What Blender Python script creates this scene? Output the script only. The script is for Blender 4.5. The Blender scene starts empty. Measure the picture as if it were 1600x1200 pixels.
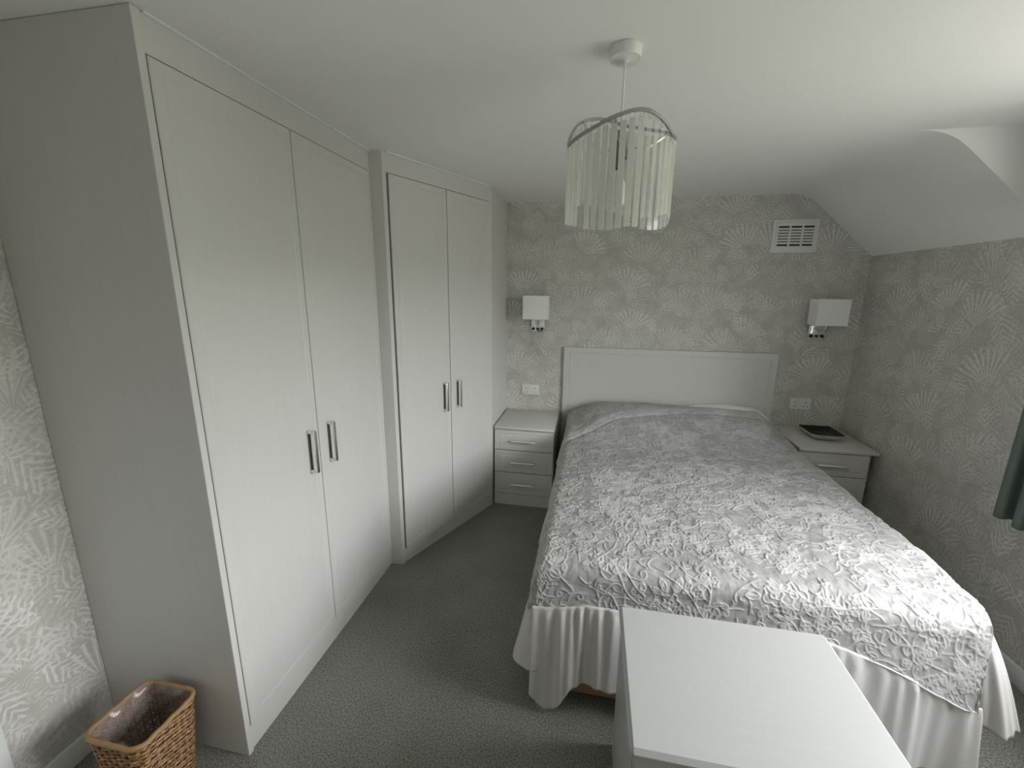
import bpy, bmesh, math, random
import numpy as np
from mathutils import Vector, Matrix

random.seed(7)
rng = np.random.default_rng(11)
S = bpy.context.scene
COL = S.collection
R_ = math.radians

# ------------------------------------------------------------------ camera
cam_d = bpy.data.cameras.new('camera')
cam = bpy.data.objects.new('camera', cam_d)
COL.objects.link(cam)
cr = Vector((0.981723, 0.190109, 0.008895))
cu = Vector((-0.049803, 0.211509, 0.976106))
cf = Vector((-0.183685, 0.958709, -0.217111))
M = Matrix.Identity(4)
for i in range(3):
    M[i][0], M[i][1], M[i][2] = cr[i], cu[i], -cf[i]
M[0][3], M[1][3], M[2][3] = 0.0226, -3.4635, 1.6351
cam.matrix_world = M
cam_d.sensor_width = 36.0
cam_d.lens = 661.7 * 36 / 1600
cam_d.clip_start = 0.02
S.camera = cam

# ------------------------------------------------------------------ daylight
S.view_settings.view_transform = 'Standard'
S.view_settings.look = 'None'
S.view_settings.exposure = 1.12
S.cycles.max_bounces = 7
S.cycles.diffuse_bounces = 5
S.cycles.adaptive_threshold = 0.025
S.cycles.caustics_reflective = False
S.cycles.caustics_refractive = False
S.cycles.glossy_bounces = 4
S.view_settings.gamma = 1.0
S.view_settings.use_curve_mapping = False

W = bpy.data.worlds.new('overcast_sky')
S.world = W
W.use_nodes = True
wn, wl = W.node_tree.nodes, W.node_tree.links
bg = wn['Background']
tc = wn.new('ShaderNodeTexCoord')
sx = wn.new('ShaderNodeSeparateXYZ')
wl.new(tc.outputs['Generated'], sx.inputs[0])
mr = wn.new('ShaderNodeMapRange')
mr.inputs['From Min'].default_value = -1
mr.inputs['From Max'].default_value = 1
wl.new(sx.outputs['Z'], mr.inputs['Value'])
ramp = wn.new('ShaderNodeValToRGB')
wl.new(mr.outputs[0], ramp.inputs[0])
el = ramp.color_ramp.elements
el[0].position, el[0].color = 0.0, (0.20, 0.20, 0.165, 1)
el[1].position, el[1].color = 1.0, (0.98, 1.0, 1.02, 1)
for p_, c_ in ((0.485, (0.165, 0.17, 0.135, 1)), (0.53, (0.20, 0.208, 0.17, 1)), (0.57, (0.84, 0.86, 0.855, 1))):
    e = el.new(p_)
    e.color = c_
wl.new(ramp.outputs[0], bg.inputs['Color'])
bg.inputs['Strength'].default_value = 11.8

WIN_Y0, WIN_Y1, WIN_Z0, WIN_Z1 = -3.05, -1.50, 0.92, 2.14
pd = bpy.data.lights.new('window_daylight', 'AREA')
pd.shape = 'RECTANGLE'
pd.size = WIN_Z1 - WIN_Z0
pd.size_y = WIN_Y1 - WIN_Y0
pd.cycles.is_portal = True
po = bpy.data.objects.new('window_daylight', pd)
po.location = (2.02, (WIN_Y0 + WIN_Y1) / 2, (WIN_Z0 + WIN_Z1) / 2)
po.rotation_euler = (0, R_(90), 0)
COL.objects.link(po)

# ------------------------------------------------------------------ helpers
def link(o, parent=None):
    COL.objects.link(o)
    if parent is not None:
        o.parent = parent
    return o

def smooth_mesh(me, ang=40):
    me.polygons.foreach_set('use_smooth', [True] * len(me.polygons))
    try:
        me.set_sharp_from_angle(angle=R_(ang))
    except Exception:
        pass

def mesh_obj(name, verts, faces, mat=None, parent=None, smooth=None):
    me = bpy.data.meshes.new(name)
    me.from_pydata([tuple(v) for v in verts], [], [tuple(f) for f in faces])
    me.update()
    if mat:
        me.materials.append(mat)
    if smooth is not None:
        smooth_mesh(me, smooth)
    return link(bpy.data.objects.new(name, me), parent)

def bm_obj(name, bm, mat=None, parent=None, smooth=None):
    bmesh.ops.recalc_face_normals(bm, faces=bm.faces[:])
    me = bpy.data.meshes.new(name)
    bm.to_mesh(me)
    bm.free()
    if mat:
        me.materials.append(mat)
    if smooth is not None:
        smooth_mesh(me, smooth)
    return link(bpy.data.objects.new(name, me), parent)

def add_box(bm, x0, x1, y0, y1, z0, z1, bev=0.0, seg=2, mx=None):
    vs = [bm.verts.new(p) for p in ((x0, y0, z0), (x1, y0, z0), (x1, y1, z0), (x0, y1, z0),
                                    (x0, y0, z1), (x1, y0, z1), (x1, y1, z1), (x0, y1, z1))]
    fs = [bm.faces.new([vs[i] for i in q]) for q in
          ((0, 3, 2, 1), (4, 5, 6, 7), (0, 1, 5, 4), (1, 2, 6, 5), (2, 3, 7, 6), (3, 0, 4, 7))]
    geo = vs
    if bev > 0:
        es = list({e for f in fs for e in f.edges})
        r = bmesh.ops.bevel(bm, geom=es, offset=bev, segments=seg, affect='EDGES', profile=0.5)
        geo = list({v for v in vs if v.is_valid} | set(r['verts']))
    if mx is not None:
        bmesh.ops.transform(bm, matrix=mx, verts=[v for v in geo if v.is_valid])
    return bm

def box(name, x0, x1, y0, y1, z0, z1, mat, parent=None, bev=0.0, seg=2, mx=None):
    bm = bmesh.new()
    add_box(bm, x0, x1, y0, y1, z0, z1, bev, seg, mx)
    return bm_obj(name, bm, mat, parent, 35 if bev else None)

def prism(name, poly, z0, z1, mat, parent=None):
    n = len(poly)
    v = [(x, y, z0) for x, y in poly] + [(x, y, z1) for x, y in poly]
    f = [list(range(n))[::-1], list(range(n, 2 * n))] + [(i, (i + 1) % n, n + (i + 1) % n, n + i) for i in range(n)]
    bm = bmesh.new()
    bv = [bm.verts.new(p) for p in v]
    for q in f:
        bm.faces.new([bv[i] for i in q])
    return bm_obj(name, bm, mat, parent)

def add_tube(bm, pts, rad, sides=8, closed=False):
    pts = [Vector(p) for p in pts]
    n = len(pts)
    rads = rad if isinstance(rad, (list, tuple)) else [rad] * n
    rings = []
    up = Vector((0.13, 0.21, 0.97)).normalized()
    for i, p in enumerate(pts):
        a = pts[(i - 1) % n] if (closed or i > 0) else p
        b = pts[(i + 1) % n] if (closed or i < n - 1) else p
        t = (b - a).normalized()
        s = t.cross(up)
        if s.length < 1e-3:
            s = t.cross(Vector((1, 0, 0)))
        s.normalize()
        w = s.cross(t)
        rings.append([bm.verts.new(p + rads[i] * (math.cos(k * 2 * math.pi / sides) * s + math.sin(k * 2 * math.pi / sides) * w)) for k in range(sides)])
    for i in range(n if closed else n - 1):
        a, b = rings[i], rings[(i + 1) % n]
        for k in range(sides):
            bm.faces.new((a[k], a[(k + 1) % sides], b[(k + 1) % sides], b[k]))
    if not closed:
        bm.faces.new(rings[0][::-1])
        bm.faces.new(rings[-1])
    return bm

def tube(name, pts, rad, mat, parent=None, sides=8, closed=False):
    bm = bmesh.new()
    add_tube(bm, pts, rad, sides, closed)
    return bm_obj(name, bm, mat, parent, 50)

def lathe(name, prof, mat, parent=None, loc=(0, 0, 0), seg=40, axis='Z'):
    bm = bmesh.new()
    rings = []
    for r, z in prof:
        ring = []
        for k in range(seg):
            a = 2 * math.pi * k / seg
            p = (r * math.cos(a), r * math.sin(a), z) if axis == 'Z' else (r * math.cos(a), z, r * math.sin(a))
            ring.append(bm.verts.new((p[0] + loc[0], p[1] + loc[1], p[2] + loc[2])))
        rings.append(ring)
    for a, b in zip(rings, rings[1:]):
        for k in range(seg):
            bm.faces.new((a[k], a[(k + 1) % seg], b[(k + 1) % seg], b[k]))
    bm.faces.new(rings[0])
    bm.faces.new(rings[-1])
    return bm_obj(name, bm, mat, parent, 40)

def empty(name, loc, label, cat, group=None):
    o = bpy.data.objects.new(name, None)
    o.empty_display_size = 0.05
    o.location = loc
    COL.objects.link(o)
    return tag(o, label, cat, group)

def tag(o, label, cat, group=None):
    o['label'] = label
    o['category'] = cat
    if group:
        o['group'] = group
    return o

def struct(o):
    o['kind'] = 'structure'
    return o

def rebase(root):
    """children were modelled in room coordinates; keep them there under a moved root"""
    for ch in root.children:
        ch.matrix_parent_inverse = Matrix.Translation(root.location).inverted()

# ------------------------------------------------------------------ materials
def new_mat(name):
    m = bpy.data.materials.new(name)
    m.use_nodes = True
    return m, m.node_tree.nodes, m.node_tree.links, m.node_tree.nodes['Principled BSDF']

def simple(name, col, rough=0.5, metal=0.0, spec=0.5, bump=None, **kw):
    m, n, l, b = new_mat(name)
    b.inputs['Base Color'].default_value = (*col, 1)
    b.inputs['Roughness'].default_value = rough
    b.inputs['Metallic'].default_value = metal
    b.inputs['Specular IOR Level'].default_value = spec
    for k, v in kw.items():
        b.inputs[k].default_value = v
    t = n.new('ShaderNodeTexCoord')
    if bump:
        sc, st, stretch = bump
        mp = n.new('ShaderNodeMapping')
        mp.inputs['Scale'].default_value = stretch
        l.new(t.outputs['Object'], mp.inputs[0])
        nz = n.new('ShaderNodeTexNoise')
        nz.inputs['Scale'].default_value = sc
        nz.inputs['Detail'].default_value = 4
        l.new(mp.outputs[0], nz.inputs['Vector'])
        bp = n.new('ShaderNodeBump')
        bp.inputs['Strength'].default_value = st
        bp.inputs['Distance'].default_value = 0.002
        l.new(nz.outputs['Fac'], bp.inputs['Height'])
        l.new(bp.outputs[0], b.inputs['Normal'])
        mx = n.new('ShaderNodeMix')
        mx.data_type = 'RGBA'
        mx.inputs['A'].default_value = (*[c * 0.965 for c in col], 1)
        mx.inputs['B'].default_value = (*[min(1, c * 1.035) for c in col], 1)
        l.new(nz.outputs['Fac'], mx.inputs['Factor'])
        l.new(mx.outputs['Result'], b.inputs['Base Color'])
    return m

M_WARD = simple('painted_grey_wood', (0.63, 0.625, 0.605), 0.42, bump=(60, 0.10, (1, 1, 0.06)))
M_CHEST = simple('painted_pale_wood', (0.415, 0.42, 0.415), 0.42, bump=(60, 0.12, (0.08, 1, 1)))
M_GAP = simple('dark_carcass_gap', (0.10, 0.10, 0.095), 0.8)
M_CHROME = simple('chrome', (0.78, 0.78, 0.78), 0.16, 1.0)
M_SATIN_METAL = simple('satin_nickel', (0.86, 0.86, 0.85), 0.33, 0.65)
M_BRIGHT = simple('polished_steel', (0.88, 0.88, 0.88), 0.22, 1.0)
M_DARK_METAL = simple('dark_steel_and_gap_shade', (0.22, 0.22, 0.22), 0.4, 0.8)  # dark lamp holder metal, also the shade painted behind the handle bars
M_PLASTER = simple('white_ceiling_paint', (0.87, 0.87, 0.855), 0.9, spec=0.2)
M_TRIM = simple('white_gloss_paint', (0.80, 0.81, 0.82), 0.35)
M_PLASTIC = simple('white_plastic', (0.78, 0.78, 0.76), 0.35)
M_BAND = simple('brushed_grey_band', (0.42, 0.42, 0.41), 0.35, 1.0)
M_BLACK = simple('black_plastic', (0.012, 0.012, 0.012), 0.35)
M_SLOT = simple('dark_slot', (0.05, 0.05, 0.05), 0.9)
M_SHADE = simple('white_lamp_shade_fabric', (0.86, 0.86, 0.84), 0.8, spec=0.2, bump=(900, 0.15, (1, 1, 1)))
M_MATTRESS = simple('mattress_ticking', (0.7, 0.69, 0.67), 0.9)
M_PILLOW = simple('white_cotton', (0.82, 0.82, 0.81), 0.85, spec=0.2, bump=(14, 0.6, (1, 1, 1)))
M_TAN = simple('tan_bed_base_fabric', (0.34, 0.21, 0.10), 0.8, bump=(90, 0.3, (1, 1, 1)))
M_DISH_IN = simple('black_glazed_dish', (0.012, 0.013, 0.014), 0.22)
M_DISH_OUT = simple('grey_stone_dish', (0.55, 0.55, 0.51), 0.5)
M_RIM = simple('cane_rim', (0.36, 0.21, 0.09), 0.55, bump=(90, 0.4, (1, 1, 1)))
M_CURTAIN = simple('sage_green_curtain', (0.14, 0.175, 0.155), 0.85, spec=0.2, bump=(300, 0.3, (1, 1, 1)))

def m_carpet():
    m, n, l, b = new_mat('grey_carpet')
    t = n.new('ShaderNodeTexCoord')
    a = n.new('ShaderNodeTexNoise'); a.inputs['Scale'].default_value = 170; a.inputs['Detail'].default_value = 3
    c = n.new('ShaderNodeTexNoise'); c.inputs['Scale'].default_value = 2.2; c.inputs['Detail'].default_value = 3
    l.new(t.outputs['Object'], a.inputs['Vector']); l.new(t.outputs['Object'], c.inputs['Vector'])
    ad = n.new('ShaderNodeMath'); ad.operation = 'MULTIPLY_ADD'
    ad.inputs[1].default_value = 0.25
    l.new(c.outputs['Fac'], ad.inputs[0]); l.new(a.outputs['Fac'], ad.inputs[2])
    rp = n.new('ShaderNodeValToRGB')
    rp.color_ramp.elements[0].position = 0.42; rp.color_ramp.elements[0].color = (0.105, 0.105, 0.095, 1)
    rp.color_ramp.elements[1].position = 0.82; rp.color_ramp.elements[1].color = (0.36, 0.36, 0.325, 1)
    l.new(ad.outputs[0], rp.inputs[0]); l.new(rp.outputs[0], b.inputs['Base Color'])
    b.inputs['Roughness'].default_value = 1.0
    b.inputs['Specular IOR Level'].default_value = 0.1
    bp = n.new('ShaderNodeBump'); bp.inputs['Strength'].default_value = 0.8; bp.inputs['Distance'].default_value = 0.006
    l.new(a.outputs['Fac'], bp.inputs['Height']); l.new(bp.outputs[0], b.inputs['Normal'])
    return m
M_CARPET = m_carpet()

def m_wallpaper(name, horiz, off=0.0):
    """pale palm-leaf print: fans and feathered fronds in off-white on warm grey"""
    m, n, l, b = new_mat(name)
    def math_(op, a, bb=None, c=None):
        x = n.new('ShaderNodeMath'); x.operation = op
        for i, v in enumerate((a, bb, c)):
            if v is None: continue
            if isinstance(v, (int, float)): x.inputs[i].default_value = v
            else: l.new(v, x.inputs[i])
        return x.outputs[0]
    def smst(v, lo, hi):
        x = n.new('ShaderNodeMapRange'); x.interpolation_type = 'SMOOTHSTEP'
        x.inputs['From Min'].default_value = lo; x.inputs['From Max'].default_value = hi
        l.new(v, x.inputs['Value']); return x.outputs[0]
    t = n.new('ShaderNodeTexCoord')
    s = n.new('ShaderNodeSeparateXYZ'); l.new(t.outputs['Object'], s.inputs[0])
    uv = n.new('ShaderNodeCombineXYZ'); l.new(s.outputs[horiz], uv.inputs[0]); l.new(s.outputs['Z'], uv.inputs[1])
    nz = n.new('ShaderNodeTexNoise'); nz.inputs['Scale'].default_value = 9; nz.inputs['Detail'].default_value = 3
    l.new(uv.outputs[0], nz.inputs['Vector'])
    wob = nz.outputs['Fac']
    wn_ = n.new('ShaderNodeTexNoise'); wn_.inputs['Scale'].default_value = 22; wn_.inputs['Detail'].default_value = 3
    l.new(uv.outputs[0], wn_.inputs['Vector'])
    wsub = n.new('ShaderNodeVectorMath'); wsub.operation = 'SUBTRACT'; wsub.inputs[1].default_value = (0.5, 0.5, 0.5)
    l.new(wn_.outputs['Color'], wsub.inputs[0])
    wsc = n.new('ShaderNodeVectorMath'); wsc.operation = 'SCALE'; wsc.inputs['Scale'].default_value = 0.030
    l.new(wsub.outputs[0], wsc.inputs[0])
    wad = n.new('ShaderNodeVectorMath'); wad.operation = 'ADD'
    l.new(uv.outputs[0], wad.inputs[0]); l.new(wsc.outputs[0], wad.inputs[1])
    straight, warped = uv.outputs[0], wad.outputs[0]
    fine = n.new('ShaderNodeTexNoise'); fine.inputs['Scale'].default_value = 60; fine.inputs['Detail'].default_value = 3
    l.new(uv.outputs[0], fine.inputs['Vector'])
    def cell(scale, o1, o2, rnd, src):
        mp = n.new('ShaderNodeMapping'); mp.inputs['Scale'].default_value = (scale, scale, 1)
        mp.inputs['Location'].default_value = (o1 + off, o2 + off * 0.7, 0)
        l.new(src, mp.inputs[0])
        v = n.new('ShaderNodeTexVoronoi'); v.voronoi_dimensions = '2D'
        v.inputs['Scale'].default_value = 1; v.inputs['Randomness'].default_value = rnd
        l.new(mp.outputs[0], v.inputs['Vector'])
        sub = n.new('ShaderNodeVectorMath'); sub.operation = 'SUBTRACT'
        l.new(mp.outputs[0], sub.inputs[0]); l.new(v.outputs['Position'], sub.inputs[1])
        d = n.new('ShaderNodeSeparateXYZ'); l.new(sub.outputs[0], d.inputs[0])
        c = n.new('ShaderNodeSeparateColor'); l.new(v.outputs['Color'], c.inputs[0])
        return d.outputs[0], d.outputs[1], c.outputs[0], c.outputs[1]
    def fan(scale, o1, o2, blades):
        dx, dy, r1, r2 = cell(scale, o1, o2, 0.85, straight)
        dy2 = math_('ADD', dy, 0.22)
        ang = math_('ARCTAN2', dx, dy2)                      # 0 = straight up
        ang = math_('ADD', ang, math_('MULTIPLY_ADD', r1, 0.9, -0.45))
        rad = math_('SQRT', math_('ADD', math_('MULTIPLY', dx, dx), math_('MULTIPLY', dy2, dy2)))
        ph = math_('MULTIPLY_ADD', ang, blades, math_('MULTIPLY', wob, 4.0))
        spk = smst(math_('SINE', ph), -0.5, 0.95)
        sec = smst(math_('ABSOLUTE', ang), 1.25, 0.85)
        lim = math_('MULTIPLY_ADD', fine.outputs['Fac'], 0.5, 0.40)
        ext = smst(math_('SUBTRACT', lim, rad), -0.02, 0.10)
        core = smst(rad, 0.05, 0.14)
        f = math_('MULTIPLY', math_('MULTIPLY', spk, sec), math_('MULTIPLY', ext, core))
        return math_('MULTIPLY', f, math_('MULTIPLY_ADD', r2, 0.6, 0.5))
    def frond(scale, o1, o2, freq):
        dx, dy, r1, r2 = cell(scale, o1, o2, 1.0, warped)
        a = math_('MULTIPLY', r1, 6.283)
        ca, sa = math_('COSINE', a), math_('SINE', a)
        p = math_('ADD', math_('MULTIPLY', dx, ca), math_('MULTIPLY', dy, sa))
        q = math_('ABSOLUTE', math_('SUBTRACT', math_('MULTIPLY', dy, ca), math_('MULTIPLY', dx, sa)))
        ph = math_('MULTIPLY', math_('SUBTRACT', p, math_('MULTIPLY', q, 1.1)), freq)
        ph = math_('ADD', ph, math_('MULTIPLY', wob, 6.0))
        st = smst(math_('SINE', ph), -0.5, 0.95)
        wid = math_('SUBTRACT', math_('MULTIPLY_ADD', math_('MULTIPLY', p, p), -0.9, 0.36), q)
        mk = smst(math_('ADD', wid, math_('MULTIPLY_ADD', fine.outputs['Fac'], 0.3, -0.15)), -0.02, 0.08)
        f = math_('MULTIPLY', st, mk)
        return math_('MULTIPLY', f, math_('MULTIPLY_ADD', r2, 0.8, 0.25))
    A = fan(3.3, 0.3, 0.1, 30.0)
    B = fan(4.3, 5.7, 3.2, 26.0)
    C = frond(5.2, 1.1, 7.7, 40.0)
    D = frond(7.5, 9.3, 2.6, 31.0)
    G_ = frond(15.0, 2.7, 8.8, 19.0)
    E_ = frond(10.5, 4.4, 12.6, 25.0)
    tot = math_('MAXIMUM', math_('MAXIMUM', A, math_('MULTIPLY', B, 0.6)),
                math_('MAXIMUM', math_('MULTIPLY', C, 0.9), math_('MAXIMUM', math_('MULTIPLY', D, 0.9), math_('MAXIMUM', math_('MULTIPLY', E_, 0.7), math_('MULTIPLY', G_, 0.65)))))
    tot = math_('MULTIPLY', tot, math_('MULTIPLY_ADD', fine.outputs['Fac'], 1.3, 0.2))
    rp = n.new('ShaderNodeValToRGB')
    e = rp.color_ramp.elements
    e[0].position = 0.0; e[0].color = (0.545, 0.53, 0.495, 1)
    e[1].position = 0.95; e[1].color = (0.84, 0.83, 0.80, 1)
    k = e.new(0.18); k.color = (0.575, 0.56, 0.525, 1)
    l.new(tot, rp.inputs[0])
    mx = n.new('ShaderNodeMix'); mx.data_type = 'RGBA'; mx.blend_type = 'MULTIPLY'; mx.inputs['Factor'].default_value = 0.35
    l.new(rp.outputs[0], mx.inputs['A']); l.new(nz.outputs['Fac'], mx.inputs['B'])
    mx2 = n.new('ShaderNodeMix'); mx2.data_type = 'RGBA'; mx2.blend_type = 'MIX'; mx2.inputs['Factor'].default_value = 0.5
    l.new(rp.outputs[0], mx2.inputs['A']); l.new(mx.outputs['Result'], mx2.inputs['B'])
    l.new(mx2.outputs['Result'], b.inputs['Base Color'])
    b.inputs['Roughness'].default_value = 0.6
    b.inputs['Specular IOR Level'].default_value = 0.3
    return m
M_PAPER_BACK = m_wallpaper('palm_wallpaper_back', 'X')
M_PAPER_RIGHT = m_wallpaper('palm_wallpaper_right', 'Y', 3.3)
M_PAPER_LEFT = m_wallpaper('palm_wallpaper_left', 'Y', 7.9)

def m_quilt():
    m, n, l, b = new_mat('embroidered_satin')
    at = n.new('ShaderNodeAttribute'); at.attribute_name = 'embroidery'
    rp = n.new('ShaderNodeMix'); rp.data_type = 'RGBA'
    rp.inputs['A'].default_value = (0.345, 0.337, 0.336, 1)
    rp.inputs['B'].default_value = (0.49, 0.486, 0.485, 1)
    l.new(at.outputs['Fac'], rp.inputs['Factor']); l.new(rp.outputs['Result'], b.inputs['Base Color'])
    ro = n.new('ShaderNodeMapRange')
    ro.inputs['To Min'].default_value = 0.42; ro.inputs['To Max'].default_value = 0.65
    l.new(at.outputs['Fac'], ro.inputs['Value']); l.new(ro.outputs[0], b.inputs['Roughness'])
    b.inputs['Specular IOR Level'].default_value = 0.35
    return m
M_QUILT = m_quilt()

def m_satin():
    m, n, l, b = new_mat('silver_satin_frill')
    b.inputs['Base Color'].default_value = (0.56, 0.545, 0.54, 1)
    b.inputs['Roughness'].default_value = 0.42
    b.inputs['Sheen Weight'].default_value = 0.1
    t = n.new('ShaderNodeTexCoord')
    mp = n.new('ShaderNodeMapping'); mp.inputs['Scale'].default_value = (1, 1, 0.35)
    l.new(t.outputs['Object'], mp.inputs[0])
    nz = n.new('ShaderNodeTexNoise'); nz.inputs['Scale'].default_value = 22; nz.inputs['Detail'].default_value = 3
    l.new(mp.outputs[0], nz.inputs['Vector'])
    bp = n.new('ShaderNodeBump'); bp.inputs['Strength'].default_value = 0.35; bp.inputs['Distance'].default_value = 0.01
    l.new(nz.outputs['Fac'], bp.inputs['Height']); l.new(bp.outputs[0], b.inputs['Normal'])
    return m
M_SATIN = m_satin()

def m_wicker():
    m, n, l, b = new_mat('woven_willow')
    t = n.new('ShaderNodeTexCoord')
    nz = n.new('ShaderNodeTexNoise'); nz.inputs['Scale'].default_value = 70; nz.inputs['Detail'].default_value = 4
    l.new(t.outputs['Object'], nz.inputs['Vector'])
    rp = n.new('ShaderNodeValToRGB')
    rp.color_ramp.elements[0].position = 0.3; rp.color_ramp.elements[0].color = (0.11, 0.045, 0.014, 1)
    rp.color_ramp.elements[1].position = 0.72; rp.color_ramp.elements[1].color = (0.52, 0.30, 0.12, 1)
    l.new(nz.outputs['Fac'], rp.inputs[0]); l.new(rp.outputs[0], b.inputs['Base Color'])
    b.inputs['Roughness'].default_value = 0.5
    return m
M_WICKER = m_wicker()
M_WICKER_DARK = simple('dark_willow_stakes', (0.12, 0.055, 0.022), 0.7)

def m_mix_clear(name, tint, alpha, rough):
    m, n, l, b = new_mat(name)
    b.inputs['Base Color'].default_value = (*tint, 1)
    b.inputs['Roughness'].default_value = rough
    tr = n.new('ShaderNodeBsdfTransparent')
    mx = n.new('ShaderNodeMixShader'); mx.inputs[0].default_value = alpha
    out = n['Material Output']
    l.new(tr.outputs[0], mx.inputs[1]); l.new(b.outputs[0], mx.inputs[2]); l.new(mx.outputs[0], out.inputs['Surface'])
    return m
M_LINER = m_mix_clear('clear_plastic_liner', (0.36, 0.31, 0.30), 0.45, 0.12)
M_CLEAR = m_mix_clear('clear_acrylic', (0.80, 0.81, 0.78), 0.22, 0.08)
M_GLASS = m_mix_clear('window_glass', (0.9, 0.9, 0.9), 0.03, 0.02)

def m_frost():
    m, n, l, b = new_mat('frosted_acrylic')
    b.inputs['Base Color'].default_value = (0.86, 0.87, 0.82, 1)
    b.inputs['Roughness'].default_value = 0.3
    tl = n.new('ShaderNodeBsdfTranslucent'); tl.inputs['Color'].default_value = (0.84, 0.845, 0.81, 1)
    tr = n.new('ShaderNodeBsdfTransparent')
    mx = n.new('ShaderNodeMixShader'); mx.inputs[0].default_value = 0.5
    l.new(b.outputs[0], mx.inputs[1]); l.new(tl.outputs[0], mx.inputs[2])
    m2 = n.new('ShaderNodeMixShader'); m2.inputs[0].default_value = 0.88
    l.new(tr.outputs[0], m2.inputs[1]); l.new(mx.outputs[0], m2.inputs[2])
    l.new(m2.outputs[0], n['Material Output'].inputs['Surface'])
    return m
M_FROST = m_frost()

# ------------------------------------------------------------------ room shell
H = 2.30
XL, XR, YB, YF = -1.69, 1.8813, 0.0, -4.3
YC = -1.222                       # dormer cheek
SX0, SZ1 = 1.4216, 1.8842         # slope: (SX0,H) -> (XR,SZ1)
struct(box('floor', XL - 0.1, XR + 0.3, YF - 0.1, YB + 0.1, -0.08, 0.0, M_CARPET))
struct(box('wall_left', XL - 0.1, XL, YF - 0.1, YB + 0.1, 0, H + 0.1, M_PAPER_LEFT))
struct(box('wall_front', XL, XR, YF - 0.1, YF, 0, H, M_PAPER_BACK))

# ceiling profile with rounded break into the slope
prof = []
sl = Vector((XR - SX0, SZ1 - H)).normalized()
rr = 0.11
p0 = Vector((SX0 - rr, H)); p1 = Vector((SX0, H)); p2 = p1 + sl * rr
for k in range(11):
    t = k / 10
    q = p0 * (1 - t) ** 2 + p1 * 2 * t * (1 - t) + p2 * t * t
    prof.append((q.x, q.y))
XRO = XR + 0.3
end = (XR, SZ1)
prof = [(XL, H)] + prof + [end]
bm = bmesh.new()
top = H + 0.1
def strip(y0, y1, pr):
    a = [bm.verts.new((x, y0, z)) for x, z in pr]
    b = [bm.verts.new((x, y1, z)) for x, z in pr]
    a2 = [bm.verts.new((pr[0][0], y0, top)), bm.verts.new((pr[-1][0], y0, top))]
    b2 = [bm.verts.new((pr[0][0], y1, top)), bm.verts.new((pr[-1][0], y1, top))]
    for i in range(len(pr) - 1):
        bm.faces.new((a[i], a[i + 1], b[i + 1], b[i]))
    bm.faces.new(a[::-1] + [a2[0], a2[1]])
    bm.faces.new(b + [b2[1], b2[0]])
    bm.faces.new((a2[0], b2[0], b2[1], a2[1]))
    bm.faces.new((a[0], b[0], b2[0], a2[0]))
    bm.faces.new((a[-1], a2[1], b2[1], b[-1]))
strip(YB, YC, prof)
strip(YC, YF, [(XL, H), (XR, H)])
ceil = struct(bm_obj('ceiling', bm, M_PLASTER, None, 30))

# back wall follows the same profile
wp = [(XL, 0), (XR, 0)] + prof[::-1]
n_ = len(wp)
bm = bmesh.new()
va = [bm.verts.new((x, 0.0, z)) for x, z in wp]
vb = [bm.verts.new((x, 0.1, z)) for x, z in wp]
bm.faces.new(va); bm.faces.new(vb[::-1])
for i in range(n_):
    bm.faces.new((va[i], va[(i + 1) % n_], vb[(i + 1) % n_], vb[i]))
struct(bm_obj('wall_back', bm, M_PAPER_BACK))

# right wall with the dormer window opening
bm = bmesh.new()
T = 0.14
add_box(bm, XR, XR + T, YC, 0.1, 0, SZ1)
add_box(bm, XR, XR + T, YF, YC, 0, WIN_Z0)
struct(bm_obj('wall_right', bm, M_PAPER_RIGHT))
bm = bmesh.new()
add_box(bm, XR, XR + T, WIN_Y1, YC, WIN_Z0, top)
add_box(bm, XR, XR + T, YF, WIN_Y0, WIN_Z0, top)
add_box(bm, XR, XR + T, WIN_Y0, WIN_Y1, WIN_Z1, top)
struct(bm_obj('wall_dormer', bm, M_PAPER_RIGHT))

# window: frame, mullions, sill, glass
win = struct(box('window_1', XR + 0.06, XR + 0.12, WIN_Y0, WIN_Y1, WIN_Z0, WIN_Z0 + 0.05, M_TRIM))
box('window_frame', XR + 0.06, XR + 0.12, WIN_Y0, WIN_Y1, WIN_Z1 - 0.05, WIN_Z1, M_TRIM, win)
for yy in (WIN_Y0, (2 * WIN_Y0 + WIN_Y1) / 3 - 0.025, (WIN_Y0 + 2 * WIN_Y1) / 3 - 0.025, WIN_Y1 - 0.05):
    box('window_frame', XR + 0.06, XR + 0.12, yy, yy + 0.05, WIN_Z0 + 0.05, WIN_Z1 - 0.05, M_TRIM, win)
for k in range(3):
    a = WIN_Y0 + 0.05 + k * (WIN_Y1 - WIN_Y0) / 3
    box('pane', XR + 0.088, XR + 0.092, a, a + (WIN_Y1 - WIN_Y0) / 3 - 0.05, WIN_Z0 + 0.05, WIN_Z1 - 0.05, M_GLASS, win)
box('window_sill', XR - 0.02, XR + 0.06, WIN_Y0 + 0.01, WIN_Y1 - 0.01, WIN_Z0, WIN_Z0 + 0.018, M_TRIM, win)

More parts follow.
